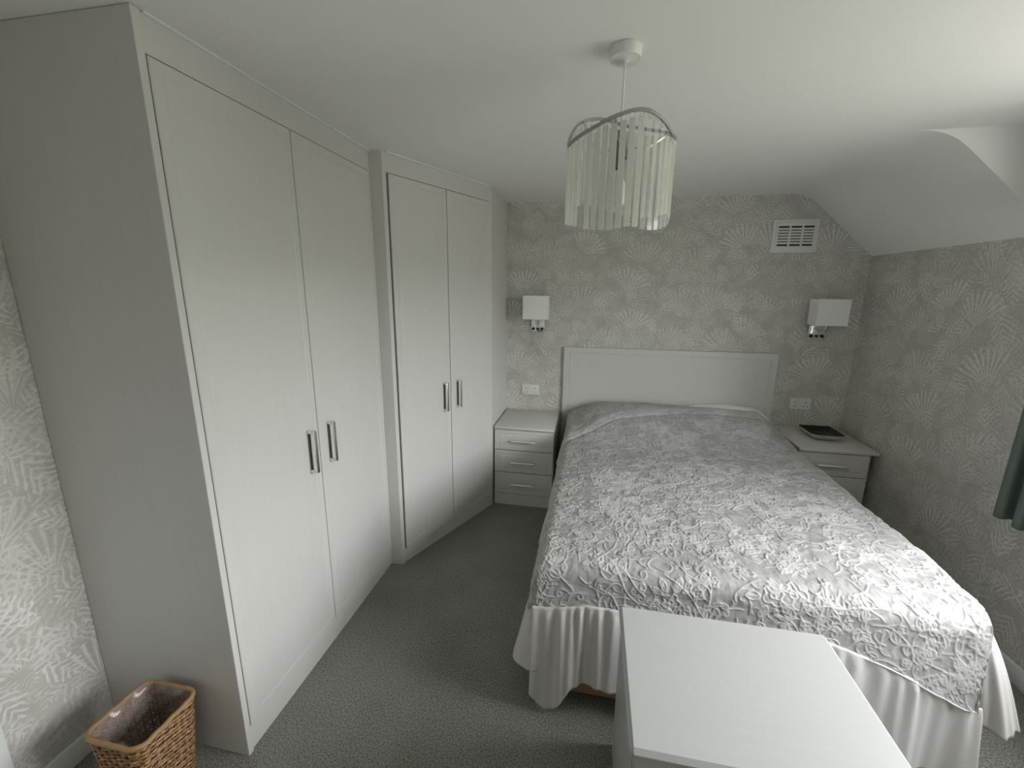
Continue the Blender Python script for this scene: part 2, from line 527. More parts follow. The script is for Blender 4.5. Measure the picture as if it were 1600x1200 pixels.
# skirting and the white door casing at the left edge of the view
struct(box('baseboard_left', XL, XL + 0.016, -2.74, -2.475, 0, 0.085, M_TRIM, bev=0.004))
struct(box('baseboard_right', XR - 0.016, XR, YF, -0.02, 0, 0.085, M_TRIM, bev=0.004))
struct(box('trim_1', XL, XL + 0.02, -2.82, -2.75, 0, 2.07, M_TRIM, bev=0.004))
struct(box('trim_2', XL, XL + 0.02, -3.72, -3.65, 0, 2.07, M_TRIM, bev=0.004))
struct(box('trim_3', XL, XL + 0.02, -3.65, -2.82, 2.0, 2.07, M_TRIM, bev=0.004))
door = struct(box('door_1', XL, XL + 0.012, -3.645, -2.825, 0.005, 1.995, M_TRIM, bev=0.003))
tube('door_handle', [(XL + 0.012, -3.57, 1.0), (XL + 0.06, -3.57, 1.0), (XL + 0.06, -3.47, 1.0)], 0.009, M_CHROME, door)

# ------------------------------------------------------------------ fitted furniture
def framed_panel(name, w, h, t, mx, mat, parent, border=0.032, groove=0.0011, gw=0.005):
    """door / drawer front: w along +X, h along +Z, front face at y=-t, with a routed line round the border"""
    bm = bmesh.new()
    def rect(i, y):
        return [bm.verts.new(p) for p in ((i, y, i), (w - i, y, i), (w - i, y, h - i), (i, y, h - i))]
    e = 0.0025
    loops = [rect(0, 0), rect(0, -t + e), rect(e, -t), rect(border, -t), rect(border + gw * .5, -t + groove),
             rect(border + gw, -t + groove), rect(border + gw * 2.2, -t + groove * 0.25)]
    for a, b in zip(loops, loops[1:]):
        for k in range(4):
            bm.faces.new((a[k], a[(k + 1) % 4], b[(k + 1) % 4], b[k]))
    bm.faces.new(loops[-1]); bm.faces.new(loops[0][::-1])
    bmesh.ops.transform(bm, matrix=mx, verts=bm.verts[:])
    return bm_obj(name, bm, mat, parent, 20)

def strap_handle(mx, length, parent, wide=0.019, deep=0.034, vertical=True):
    """bridge handle: backplate, two end posts, rounded front bar; local x across, z along, -y outwards"""
    L = length / 2
    bm = bmesh.new()
    add_box(bm, -wide / 2, wide / 2, -deep, -deep + 0.011, -L, L, 0.004, 2)
    h = bm_obj('handle', bm, M_BRIGHT, None, 40)
    p = [h]
    bm = bmesh.new()
    add_box(bm, -wide / 2 + .002, wide / 2 - .002, -0.003, 0, -L + .0145, L - .0145)
    p.append(bm_obj('handle_gap_shade', bm, M_DARK_METAL, None))  # dark strip painted in for the shaded gap behind the bar
    for s in (-1, 1):
        bm = bmesh.new()
        z0, z1 = (L - 0.014, L) if s > 0 else (-L, -L + 0.014)
        add_box(bm, -wide / 2 + .001, wide / 2 - .001, -deep + 0.0095, 0, z0, z1, 0.002, 1)
        c = bm_obj('handle_post', bm, M_CHROME, None, 40)
        p.append(c)
    for q in p:
        q.data.transform(mx)
        q.parent = parent
    return h

# long wardrobe on the left
xw, yn, yf = -1.1093, -2.4725, -1.3555
w1 = empty('fitted_wardrobe', (-1.4, -1.9, 0), 'tall pale grey fitted wardrobe standing beside the wicker basket', 'wardrobe', 'fitted wardrobes')
parts = []
box('end_panel', XL + 0.001, xw, yn, yn + 0.022, 0, H - 0.001, M_WARD, w1, bev=0.0015, seg=1)
box('carcass', XL + 0.001, xw - 0.030, yn + 0.0225, yf - 0.001, 0.0, H - 0.001, M_GAP, w1)
box('plinth', xw - 0.0295, xw - 0.008, yn + 0.0225, yf - 0.001, 0.0, 0.098, M_WARD, w1)
box('top_filler', xw - 0.0295, xw - 0.006, yn + 0.0225, yf - 0.001, 2.206, H - 0.001, M_WARD, w1)
box('stile', xw - 0.0295, xw - 0.004, -1.3735, yf - 0.001, 0.0985, 2.2055, M_WARD, w1)
box('ceiling_bead', xw - 0.012, xw + 0.004, yn + 0.03, yf - 0.001, H - 0.006, H - 0.0005, M_TRIM, w1)
Mz = lambda x, y, z, a: Matrix.Translation((x, y, z)) @ Matrix.Rotation(a, 4, 'Z')
# local +X -> world +y ; local -Y (front) -> world +x : rotation +90 deg
dz0, dz1 = 0.102, 2.202
ys = (-2.4475, -1.9295, -1.3765)
for i in range(2):
    d = framed_panel('door', ys[i + 1] - ys[i] - 0.0045, dz1 - dz0, 0.022, Mz(xw - 0.0225, ys[i] + 0.0015, dz0, R_(90)), M_WARD, w1)
    yh = ys[1] + (-0.066 if i == 0 else 0.066)
    strap_handle(Mz(xw - 0.0005, yh, 0.972, R_(90)), 0.185, d)
rebase(w1)
for d in w1.children:
    pass

# angled corner wardrobe
A = Vector((-1.0461, yf)); B = Vector((-0.6887, -0.5305))
dv = (B - A); L2 = dv.length; dv.normalize()
nv = Vector((dv.y, -dv.x))
ang2 = math.atan2(dv.y, dv.x)
def W2(u, out):                     # point on the face plan: u along, out = outwards
    q = A + dv * u + nv * out
    return (q.x, q.y)
w2 = empty('fitted_wardrobe', (-1.1, -0.6, 0), 'angled pale grey corner wardrobe next to the small bedside chest', 'wardrobe', 'fitted wardrobes')
inner = [W2(0.0245, -0.028), W2(L2 - 0.024, -0.028), (B.x - 0.0225, B.y + 0.03), (B.x - 0.0225, -0.001), (XL + 0.001, -0.001), (XL + 0.001, yf + 0.0225), (A.x - 0.03, yf + 0.0225)]
inner = [W2(0.03, -0.028), W2(L2 - 0.026, -0.028), (B.x - 0.0225, -0.001), (XL + 0.001, -0.001), (XL + 0.001, yf + 0.0225), (W2(0.03, -0.028)[0] - 0.004, yf + 0.0225)]
prism('carcass', inner, 0.0, H - 0.001, M_GAP, w2)
# return panel facing the camera, its front edge forms the left stile
prism('return_panel', [(xw - 0.02, yf), (A.x, yf), W2(0.024, 0.0), W2(0.0225, -0.026), (A.x - 0.015, yf + 0.0215), (xw - 0.02, yf + 0.0215)], 0, H - 0.001, M_WARD, w2)
prism('end_panel', [W2(L2 - 0.020, -0.004), (B.x, B.y - 0.001), (B.x, -0.001), (B.x - 0.022, -0.001), (B.x - 0.022, B.y + 0.012)], 0, H - 0.001, M_WARD, w2)
mx2 = lambda u, out, z: Mz(*W2(u, out), z, ang2)
box('plinth', 0.0255, L2 - 0.0215, -0.0, 0.0205, 0.0, 0.088, M_WARD, w2, mx=mx2(0, -0.006, 0))
box('top_filler', 0.0255, L2 - 0.0215, 0.0, 0.0205, 2.204, H - 0.001, M_WARD, w2, mx=mx2(0, -0.002, 0))
box('ceiling_bead', 0.0255, L2 - 0.024, -0.008, 0.008, H - 0.006, H - 0.0005, M_TRIM, w2, mx=mx2(0, 0.0, 0))
us = (0.034, 0.459, L2 - 0.022)
for i in range(2):
    d = framed_panel('door', us[i + 1] - us[i] - 0.0045, 2.2 - 0.092, 0.022, mx2(us[i] + 0.0015, -0.018, 0.092), M_WARD, w2)
    uh = us[1] + (-0.062 if i == 0 else 0.062)
    strap_handle(mx2(uh, 0.0035, 0.972), 0.185, d)
rebase(w2)

def drawer_handle(xc, y, z, length, parent):
    h = tube('handle', [(xc - length / 2, y - 0.024, z), (xc - length / 2 + 0.004, y - 0.026, z), (xc + length / 2 - 0.004, y - 0.026, z), (xc + length / 2, y - 0.024, z)],
             [0.0055, 0.0075, 0.0075, 0.0055], M_SATIN_METAL, parent, sides=12)
    for s in (-1, 1):
        tube('handle_post', [(xc + s * (length / 2 - 0.012), y + 0.0005, z), (xc + s * (length / 2 - 0.012), y - 0.02, z)], 0.005, M_CHROME, parent, sides=10)
    return h

def chest(root, x0, x1, y0, y1, h, mat, levels, over, topt, hl, bevel, border=0.03):
    """carcass, top slab, plinth, drawer fronts with bar handles facing -y"""
    box('top', x0 - over[0], x1 + over[1], y0 - over[2], y1, h - topt, h, mat, root, bev=bevel, seg=1 if bevel > .005 else 2)
    box('carcass', x0, x1, y0 + 0.024, y1, 0.0, h - topt - 0.0005, mat, root)
    box('recess', x0 + 0.008, x1 - 0.008, y0 + 0.0215, y0 + 0.0235, levels[-1], h - topt - 0.001, M_GAP, root)
    box('plinth', x0, x1, y0 + 0.004, y0 + 0.0235, 0.0, levels[-1] - 0.0015, mat, root)
    for a, b in zip(levels, levels[1:]):
        d = framed_panel('drawer', x1 - x0 - 0.003, a - b - 0.005, 0.02, Matrix.Translation((x0 + 0.0015, y0 + 0.021, b + 0.0025)), mat, root, border=border, gw=0.005, groove=0.003)
        drawer_handle((x0 + x1) / 2 - 0.003, y0 + 0.001, (a + b) / 2, hl, d)
    rebase(root)

bl = empty('bedside_chest', (-0.45, -0.25, 0), 'pale grey three-drawer bedside chest between corner wardrobe and bed', 'bedside table', 'bedside chests')
chest(bl, -0.678, -0.228, -0.500, -0.004, 0.6347, M_WARD, (0.610, 0.448, 0.268, 0.092), (0, 0, 0.004), 0.02, 0.18, 0.002)
brt = empty('bedside_chest', (1.6, -0.25, 0), 'pale grey bedside chest with black dish on top, beside right wall', 'bedside table', 'bedside chests')
box('filler_panel', 1.8155, 1.858, -0.44, -0.42, 0, 0.613, M_WARD, brt)
chest(brt, 1.394, 1.815, -0.505, -0.004, 0.6347, M_WARD, (0.610, 0.448, 0.268, 0.092), (0, 0.045, 0.010), 0.02, 0.18, 0.002)


dr = empty('chest_of_drawers', (0.47, -2.42, 0), 'pale wooden chest of drawers standing in front of the foot of the bed', 'chest of drawers')
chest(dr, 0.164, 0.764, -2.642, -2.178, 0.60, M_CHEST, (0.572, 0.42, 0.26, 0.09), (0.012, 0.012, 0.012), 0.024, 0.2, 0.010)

# ------------------------------------------------------------------ bed
bed = empty('bed', (0.61, -1.0, 0), 'double bed with plain pale grey headboard against papered wall', 'bed')
framed_panel('headboard', 1.3816 + 0.2081, 1.1883 - 0.25, 0.030, Matrix.Translation((-0.2081, -0.003, 0.25)), M_WARD, bed, border=0.04, groove=0.003)
BX0, BX1, BYF = -0.085, 1.325, -1.955
box('bed_base', BX0 + 0.005, BX1 - 0.005, BYF - 0.070, -0.05, 0.032, 0.36, M_TAN, bed, bev=0.012)
box('mattress', BX0, BX1, BYF, -0.045, 0.361, 0.585, M_MATTRESS, bed, bev=0.06, seg=4)
for lx in (BX0 + 0.12, BX1 - 0.12):
    for ly in (BYF + 0.12, -0.2):
        lathe('caster', [(0.018, 0.0), (0.025, 0.006), (0.025, 0.026), (0.014, 0.0315)], M_BLACK, bed, (lx, ly, 0.0), 16)
rebase(bed)

def pillow(name, cx, cy, cz, w, d, h, tilt, label):
    bm = bmesh.new()
    N = 26
    gv = {}
    for s in (1, -1):
        for i in range(N + 1):
            for j in range(N + 1):
                a, b = i / N * 2 - 1, j / N * 2 - 1
                edge = (1 - a ** 4) * (1 - b ** 4)
                z = s * h / 2 * max(0, edge) ** 0.55 + 0.004 * math.sin(7 * a + 3 * b) * edge
                k = 1 - 0.06 * (1 - abs(b)) * a * a
                k2 = 1 - 0.06 * (1 - abs(a)) * b * b
                if (i in (0, N) or j in (0, N)) and s < 0:
                    gv[(s, i, j)] = gv[(1, i, j)]
                else:
                    gv[(s, i, j)] = bm.verts.new((a * w / 2 * k, b * d / 2 * k2, z))
        for i in range(N):
            for j in range(N):
                q = [gv[(s, i, j)], gv[(s, i + 1, j)], gv[(s, i + 1, j + 1)], gv[(s, i, j + 1)]]
                bm.faces.new(q if s > 0 else q[::-1])
    bmesh.ops.transform(bm, matrix=Matrix.Rotation(tilt, 4, 'X'), verts=bm.verts[:])
    o = bm_obj(name, bm, M_PILLOW, None, 70)
    o.location = (cx, cy, cz)
    return tag(o, label, 'pillow')

# --- bedspread (quilted panel with embroidered relief) -------------
ZT = 0.622
QX0, QX1 = -0.105, 1.345          # where the top starts to turn down
QYF = -1.945
RAD = 0.045
def drop_profile(a, slope, RAD=0.045):
    """arc length a past the edge -> (outwards, down)"""
    q = np.clip(a, 0, RAD * math.pi / 2)
    ox = RAD * np.sin(q / RAD); dz = RAD * (1 - np.cos(q / RAD))
    rest = np.clip(a - RAD * math.pi / 2, 0, None)
    return ox + rest * slope, dz + rest * math.sqrt(1 - slope * slope)
def hem_foot(x):
    return np.interp(x, [-0.3, -0.10, 0.05, 0.85, 1.06, 1.30, 1.5], [0.425, 0.435, 0.465, 0.465, 0.40, 0.305, 0.285])
HEM_L, HEM_R = 0.425, 0.43
step = 0.0029
LS = 0.24                         # arc of the side drops
LF = 1.0
ua = np.arange(QX0 - 0.19, QX1 + 0.095, step)
yv_top = np.arange(-0.055, QYF, -step)
tf = np.linspace(0, 1, 100)[1:]
nu, nvt, nvf = len(ua), len(yv_top), len(tf)
V_ROWS = nvt + nvf
U, _ = np.meshgrid(ua, np.zeros(V_ROWS))
side = np.where(U < QX0, QX0 - U, np.where(U > QX1, U - QX1, 0.0))
ox, dzs = drop_profile(side, 0.24)
X = np.where(U < QX0, QX0 - ox, np.where(U > QX1, QX1 + ox, U))
X0_ = X.copy()
flen = ZT - hem_foot(X) + 0.05
Y = np.zeros_like(X); dzf = np.zeros_like(X); AV = np.zeros_like(X)
Y[:nvt] = yv_top[:, None]; AV[:nvt] = yv_top[:, None]
aF = tf[:, None] * flen[nvt:]
oy, dz_ = drop_profile(aF, 0.20, 0.085)
Y[nvt:] = QYF - oy; dzf[nvt:] = dz_; AV[nvt:] = QYF - aF
kk = 14.0
DZ = np.log(np.exp(kk * dzs) + np.exp(kk * dzf) - 1) / kk
DZ = np.minimum(DZ, np.maximum(dzs, dzf) + 0.02)
Z = ZT - DZ
X[nvt:] -= 0.05 * np.clip((X[nvt:] - 1.12) / 0.3, 0, 1) * tf[:, None]
open_ = np.clip((X - 0.66) / 0.2, 0, 1) * np.clip((1.42 - X) / 0.12, 0, 1)
_y0 = Y.copy()
# raised head end over the pillows
def sstep(v, a, b):
    t = np.clip((v - a) / (b - a), 0, 1)
    return t * t * (3 - 2 * t)
cross = sstep(X, QX0 - 0.06, QX0 + 0.24) * sstep(-X, -QX1 - 0.02, -QX1 + 0.16)
hump = sstep(Y, -0.74, -0.17) * (1 - 0.30 * sstep(Y, -0.15, -0.04))
Z += 0.165 * hump * (0.35 + 0.65 * cross) * np.exp(-(side / 0.10) ** 2)
Y -= 0.115 * open_ * np.clip((_y0 + 0.5) / 0.445, 0, 1) ** 2
# gentle unevenness
def lownoise(x, y, f, seed):
    r = np.random.default_rng(seed)
    s = np.zeros_like(x)
    for _i in range(9):
        a = r.uniform(0, 2 * math.pi); k = f * r.uniform(0.5, 1.6)
        s += np.sin(k * (x * math.cos(a) + y * math.sin(a)) + r.uniform(0, 6.28))
    return s / 4.0
Z += 0.006 * lownoise(U, AV, 9, 1) + 0.0022 * lownoise(U, AV, 45, 2)
wav = 0.006 * lownoise(AV, U * 0.2, 14, 3)
X += np.where(U < QX0, -1, np.where(U > QX1, 1, 0)) * wav * np.clip(side / 0.1, 0, 1)
X -= np.where(U > QX1, 1, 0) * 0.04 * sstep(-Y, 1.65, 1.95) * np.clip(side / 0.06, 0, 1)
# tucked in beside the right bedside chest
X -= np.where(U > QX1, 1, 0) * 0.035 * sstep(Y, -0.70, -0.52) * np.clip(side / 0.06, 0, 1)

# embroidery height field in (U, AV) arc space
gx0, gy0 = ua[0], -2.55
gs = 0.0022
GW = int((ua[-1] - gx0) / gs) + 8
GH = int((0.0 - gy0) / gs) + 8
cord = np.zeros((GH, GW), np.float32)
leaf = np.zeros((GH, GW), np.float32)
pts_all, w_all = [], []
def add_curve(p, w=1.0):
    p = np.asarray(p)
    d = np.r_[0, np.cumsum(np.hypot(*np.diff(p, axis=0).T))]
    if d[-1] < 0.004: return
    m = max(2, int(d[-1] / 0.0016))
    s = np.linspace(0, d[-1], m)
    pts_all.append(np.c_[np.interp(s, d, p[:, 0]), np.interp(s, d, p[:, 1])])
    w_all.append(np.full(m, w))
leaf_list = []
def vine(x, y, a, length, curl, depth=0):
    n = max(6, int(length / 0.008))
    k = rng.normal(0, 6); P_ = [(x, y)]
    side_ = 1
    for i in range(n):
        k = 0.9 * k + rng.normal(0, 4.0) + curl * i / n
        a += k * 0.008
        x += 0.008 * math.cos(a); y += 0.008 * math.sin(a)
        P_.append((x, y))
        if depth < 2 and rng.random() < 0.16:
            side_ = -side_
            r = rng.random()
            if r < 0.42:
                leaf_(x, y, a + side_ * rng.uniform(0.5, 1.1), rng.uniform(0.022, 0.05))
            elif r < 0.80:
                vine(x, y, a + side_ * rng.uniform(0.4, 0.9), rng.uniform(0.04, 0.12), side_ * rng.uniform(5, 45), depth + 1)
            else:
                flower(x + 0.02 * math.cos(a + side_), y + 0.02 * math.sin(a + side_), rng.uniform(0.014, 0.026))
    add_curve(P_, 1.0 if depth == 0 else 0.8)
def leaf_(x, y, a, L):
    t = np.linspace(0, 1, 14)
    w = L * rng.uniform(0.2, 0.34) * np.sin(math.pi * t) ** 0.8
    ca, sa = math.cos(a), math.sin(a)
    for s in (1, -1):
        add_curve(np.c_[x + t * L * ca - s * w * sa, y + t * L * sa + s * w * ca], 0.8)
    add_curve(np.c_[x + t * L * ca, y + t * L * sa], 0.55)
    leaf_list.append((x + L / 2 * ca, y + L / 2 * sa, a, L / 2, w.max()))
def flower(x, y, r):
    t = np.linspace(0, 2 * math.pi, 60)
    p = rng.integers(4, 7)
    ph = rng.uniform(0, 6)
    q = r * (0.62 + 0.38 * np.abs(np.sin(p * t / 2 + ph)))
    add_curve(np.c_[x + q * np.cos(t), y + q * np.sin(t)], 0.9)
    add_curve(np.c_[x + 0.25 * r * np.cos(t), y + 0.25 * r * np.sin(t)], 0.8)
    leaf_list.append((x, y, 0.0, r * 0.8, r * 0.8))
def coral(x, y, a, L, d=0):
    b = a + rng.normal(0, 0.25)
    x1, y1 = x + L * math.cos(b), y + L * math.sin(b)
    xm, ym = (x + x1) / 2 - 0.12 * L * math.sin(b), (y + y1) / 2 + 0.12 * L * math.cos(b)
    add_curve([(x, y), (xm, ym), (x1, y1)], 1.0)
    if d < 3:
        for s in (-1, 1):
            if rng.random() < 0.85:
                coral(x1, y1, b + s * rng.uniform(0.25, 0.7), L * rng.uniform(0.6, 0.85), d + 1)
nx_, ny_ = 17, 23
for i in range(nx_):
    for j in range(ny_):
        cx = gx0 + (i + rng.uniform(0.1, 0.9)) * (ua[-1] - gx0) / nx_
        cy = gy0 + (j + rng.uniform(0.1, 0.9)) * (0 - gy0) / ny_
        r = rng.random()
        if r < 0.50:
            vine(cx, cy, rng.uniform(0, 6.28), rng.uniform(0.18, 0.42), rng.normal(0, 6))
        elif r < 0.86:
            coral(cx, cy, rng.uniform(0, 6.28), rng.uniform(0.04, 0.075))
        else:
            flower(cx, cy, rng.uniform(0.03, 0.05))
            for k in range(5):
                a = rng.uniform(0, 6.28)
                leaf_(cx + 0.04 * math.cos(a), cy + 0.04 * math.sin(a), a, rng.uniform(0.03, 0.06))
        for _k in range(4):
            vine(cx + rng.uniform(-.08, .08), cy + rng.uniform(-.08, .08), rng.uniform(0, 6.28), rng.uniform(0.05, 0.14), rng.choice([-1, 1]) * rng.uniform(5, 35), 2)
P_all = np.concatenate(pts_all); W_all = np.concatenate(w_all)
fx = (P_all[:, 0] - gx0) / gs; fy = (P_all[:, 1] - gy0) / gs
ixc = np.rint(fx).astype(int); iyc = np.rint(fy).astype(int)
for ddx in range(-3, 4):
    for ddy in range(-3, 4):
        xi, yi = ixc + ddx, iyc + ddy
        ok = (xi >= 0) & (xi < GW) & (yi >= 0) & (yi < GH)
        d2 = ((xi - fx) ** 2 + (yi - fy) ** 2) * gs * gs
        val = (W_all * np.exp(-d2 / (2 * 0.0016 ** 2))).astype(np.float32)
        np.maximum.at(cord, (yi[ok], xi[ok]), val[ok])
for (x, y, a, L, w) in leaf_list:
    r = int(max(L, w) / gs) + 2
    cxi, cyi = int((x - gx0) / gs), int((y - gy0) / gs)
    x0i, x1i, y0i, y1i = max(0, cxi - r), min(GW, cxi + r), max(0, cyi - r), min(GH, cyi + r)
    if x1i <= x0i or y1i <= y0i: continue
    yy, xx = np.mgrid[y0i:y1i, x0i:x1i]
    px, py = gx0 + xx * gs - x, gy0 + yy * gs - y
    p = (px * math.cos(a) + py * math.sin(a)) / L; q = (-px * math.sin(a) + py * math.cos(a)) / max(w, 1e-4)
    leaf[y0i:y1i, x0i:x1i] = np.maximum(leaf[y0i:y1i, x0i:x1i], np.clip(1.25 - (p * p + q * q), 0, 0.7))
def sample(G):
    a = np.clip((U - gx0) / gs, 0, GW - 2); b = np.clip((AV - gy0) / gs, 0, GH - 2)
    i, j = a.astype(int), b.astype(int); fa, fb = a - i, b - j
    return (G[j, i] * (1 - fa) + G[j, i + 1] * fa) * (1 - fb) + (G[j + 1, i] * (1 - fa) + G[j + 1, i + 1] * fa) * fb
C_, L_ = sample(cord), sample(leaf)
# plain tuck line along the pillow front, light on its ridge painted in
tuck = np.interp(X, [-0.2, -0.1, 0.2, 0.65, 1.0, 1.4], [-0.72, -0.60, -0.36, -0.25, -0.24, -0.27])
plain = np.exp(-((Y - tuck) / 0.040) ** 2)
C_ *= 1 - 0.75 * plain
Zr = 0.0046 * C_ + 0.0010 * L_ + 0.006 * plain - 0.007 * np.exp(-((Y - tuck + 0.06) / 0.014) ** 2)
wu, wv_ = U + 0.012 * lownoise(U, AV, 60, 21), AV + 0.012 * lownoise(U, AV, 60, 22)
pk = (0.0013 * lownoise(wu, wv_, 110, 5) + 0.0006 * lownoise(wu, wv_, 260, 6)) * (1 - np.clip(C_, 0, 1))
Zr = Zr + pk
# displace along approximate normals
def nrm(X, Y, Z):
    dXu, dXv = np.gradient(X, axis=1), np.gradient(X, axis=0)
    dYu, dYv = np.gradient(Y, axis=1), np.gradient(Y, axis=0)
    dZu, dZv = np.gradient(Z, axis=1), np.gradient(Z, axis=0)
    nx = dYu * dZv - dZu * dYv; ny = dZu * dXv - dXu * dZv; nz = dXu * dYv - dYu * dXv
    ln = np.sqrt(nx * nx + ny * ny + nz * nz) + 1e-12
    s = np.where(nz.sum() > 0, 1.0, -1.0)
    return s * nx / ln, s * ny / ln, s * nz / ln
nx, ny, nz = nrm(X, Y, Z)
X += nx * Zr; Y += ny * Zr; Z += nz * Zr

spread = empty('bedspread', (0.6, -1.0, 0.62), 'silver satin bedspread with raised white embroidery and gathered frill', 'bedspread')
def grid_obj(name, X, Y, Z, mat, parent, flip=False, attr=None):
    nv_, nu_ = X.shape
    me = bpy.data.meshes.new(name)
    co = np.stack([X, Y, Z], -1).reshape(-1, 3).astype(np.float32)
    idx = np.arange(nv_ * nu_).reshape(nv_, nu_)
    q = np.stack([idx[:-1, :-1], idx[1:, :-1], idx[1:, 1:], idx[:-1, 1:]], -1).reshape(-1, 4)
    if flip: q = q[:, ::-1]
    me.vertices.add(len(co)); me.vertices.foreach_set('co', co.ravel())
    me.loops.add(q.size); me.loops.foreach_set('vertex_index', q.ravel().astype(np.int32))
    me.polygons.add(len(q)); me.polygons.foreach_set('loop_start', np.arange(0, q.size, 4, dtype=np.int32))
    me.update(calc_edges=True); me.validate()
    me.polygons.foreach_set('use_smooth', np.ones(len(q), bool))
    if attr is not None:
        a = me.attributes.new('embroidery', 'FLOAT', 'POINT')
        a.data.foreach_set('value', attr.ravel().astype(np.float32))
    me.materials.append(mat)
    return link(bpy.data.objects.new(name, me), parent)
emb_ridge_light = np.clip(0.95 * C_ + 0.40 * L_ + 0.7 * plain, 0, 1)  # plain term paints the tuck ridge paler, as if catching light
grid_obj('quilted_panel', X, Y, Z, M_QUILT, spread, attr=emb_ridge_light)

hp = [(float(X[-1, i]), float(Y[-1, i]), float(Z[-1, i])) for i in range(0, nu, 12)]
tube('piping', hp, 0.0035, M_SATIN, spread, 6)

def frill(path, ztop, zbot, flare, seed, amp=0.022, freq=42):
    """gathered skirt hanging below the quilt hem; path: list of (x,y), outward to the left of travel"""
    p = np.asarray(path, float)
    d = np.r_[0, np.cumsum(np.hypot(*np.diff(p, axis=0).T))]
    n = int(d[-1] / 0.004); m = 40
    s = np.linspace(0, d[-1], n)
    px, py = np.interp(s, d, p[:, 0]), np.interp(s, d, p[:, 1])
    k = 15
    ker = np.ones(k) / k
    px = np.convolve(np.pad(px, k // 2, mode='reflect', reflect_type='odd'), ker, 'valid'); py = np.convolve(np.pad(py, k // 2, mode='reflect', reflect_type='odd'), ker, 'valid')
    tx, ty = np.gradient(px), np.gradient(py); l_ = np.hypot(tx, ty) + 1e-9
    ox, oy = -ty / l_, tx / l_
    t = np.linspace(0, 1, m)[:, None]
    fr = s / d[-1]
    zt = np.interp(fr, *ztop); zb = np.interp(fr, *zbot); flr = np.interp(fr, *flare)
    r = np.random.default_rng(seed)
    ph = r.uniform(0, 6, 6)
    warp = s + 0.02 * np.sin(9 * s + ph[0]) + 0.012 * np.sin(23 * s + ph[1])
    fine = np.sin(2 * math.pi * warp * freq / 2.0 + ph[2]) * 0.6 + np.sin(2 * math.pi * warp * freq / 3.3 + ph[3]) * 0.4
    big = np.sin(2 * math.pi * warp * 5.2 + ph[4]) * 0.6 + np.sin(2 * math.pi * warp * 3.1 + ph[5]) * 0.4
    off = flr * t ** 0.8 + 0.011 * fine * np.exp(-2.6 * t) * np.clip(t * 10, 0, 1) + amp * big * t ** 0.8 + 0.005 * fine * t * 0.6
    Z_ = zt + (zb - zt) * t + 0.006 * np.sin(2 * math.pi * warp * 5.2) * t
    X_ = px + ox * off; Y_ = py + oy * off
    o = grid_obj('frill', X_, Y_, Z_, M_SATIN, spread)
    md = o.modifiers.new('cloth_thickness', 'SOLIDIFY'); md.thickness = 0.002; md.offset = 0
    return o
xs = np.linspace(-0.160, 1.335, 60)
# foot frill, travelling from right to left so that outwards is towards the camera
fx_ = list(xs[::-1])
hemz = [float(hem_foot(x)) + 0.006 for x in fx_]
frl = np.linspace(0, 1, 60)
frill([(x, -2.053 - 0.01 * (x > 1.1)) for x in fx_], (frl, hemz),
      ([0, 0.05, 0.5, 0.78, 0.86, 0.895, 0.915, 0.935, 0.955, 0.975, 1.0], [0.06, 0.04, 0.05, 0.125, 0.145, 0.12, 0.06, 0.02, 0.006, 0.02, 0.075]),
      ([0, 0.5, 0.85, 0.93, 1], [0.03, 0.03, 0.025, 0.06, 0.05]), 3)
# left frill: travelling from the foot to the head keeps outwards on the left
frill([(-0.115, -2.040), (-0.150, -2.038), (-0.163, -2.005), (-0.160, -1.85), (-0.150, -0.12)], ([0, 1], [0.425, 0.432]),
      ([0, 0.03, 0.06, 0.12, 0.25, 1], [0.17, 0.17, 0.16, 0.10, 0.03, 0.02]), ([0, 0.03, 0.08, 0.2, 1], [0.03, 0.075, 0.08, 0.045, 0.040]), 5, 0.014)
# right frill
frill([(1.392, -0.54), (1.392, -1.6), (1.388, -1.87)], ([0, 0.9, 1], [0.555, 0.555, 0.555]),
      ([0, 0.7, 0.88, 1], [0.03, 0.05, 0.15, 0.21]), ([0, 0.6, 0.85, 1], [0.03, 0.05, 0.09, 0.10]), 8, 0.012)
# the loose corner of the right frill fans out at the foot of the bed
def fan_corner(top, bot, n=70, m=36):
    f = np.linspace(0, 1, n)
    def spline(p):
        p = np.asarray(p, float)
        d = np.linspace(0, 1, len(p))
        q = np.stack([np.interp(f, d, p[:, i]) for i in range(3)], 1)
        for _i in range(6):
            q[1:-1] = (q[:-2] + 2 * q[1:-1] + q[2:]) / 4
        return q
    a, b = spline(top), spline(bot)
    t = np.linspace(0, 1, m)[:, None, None]
    G = a[None] + (b - a)[None] * t
    G[..., :2] += ((b - a)[None] * (t ** 0.65 - t))[..., :2]
    pl = np.sin(f * 17) * 0.010 + np.sin(f * 41 + 1) * 0.004
    G[..., 1] += pl[None] * t[..., 0]
    o = grid_obj('frill', G[..., 0], G[..., 1], G[..., 2], M_SATIN, spread)
    md = o.modifiers.new('cloth_thickness', 'SOLIDIFY'); md.thickness = 0.002; md.offset = 0
fan_corner([(1.338, -1.985, 0.505), (1.365, -1.965, 0.535), (1.382, -1.92, 0.55), (1.388, -1.86, 0.555)],
           [(1.335, -2.050, 0.235), (1.395, -2.080, 0.225), (1.455, -2.070, 0.232), (1.492, -1.98, 0.22), (1.488, -1.86, 0.21)])
rebase(spread)

pillow('pillow', 1.03, -0.118, 0.712, 0.60, 0.16, 0.16, R_(10), 'white pillow peeking out above bedspread, right side against headboard')

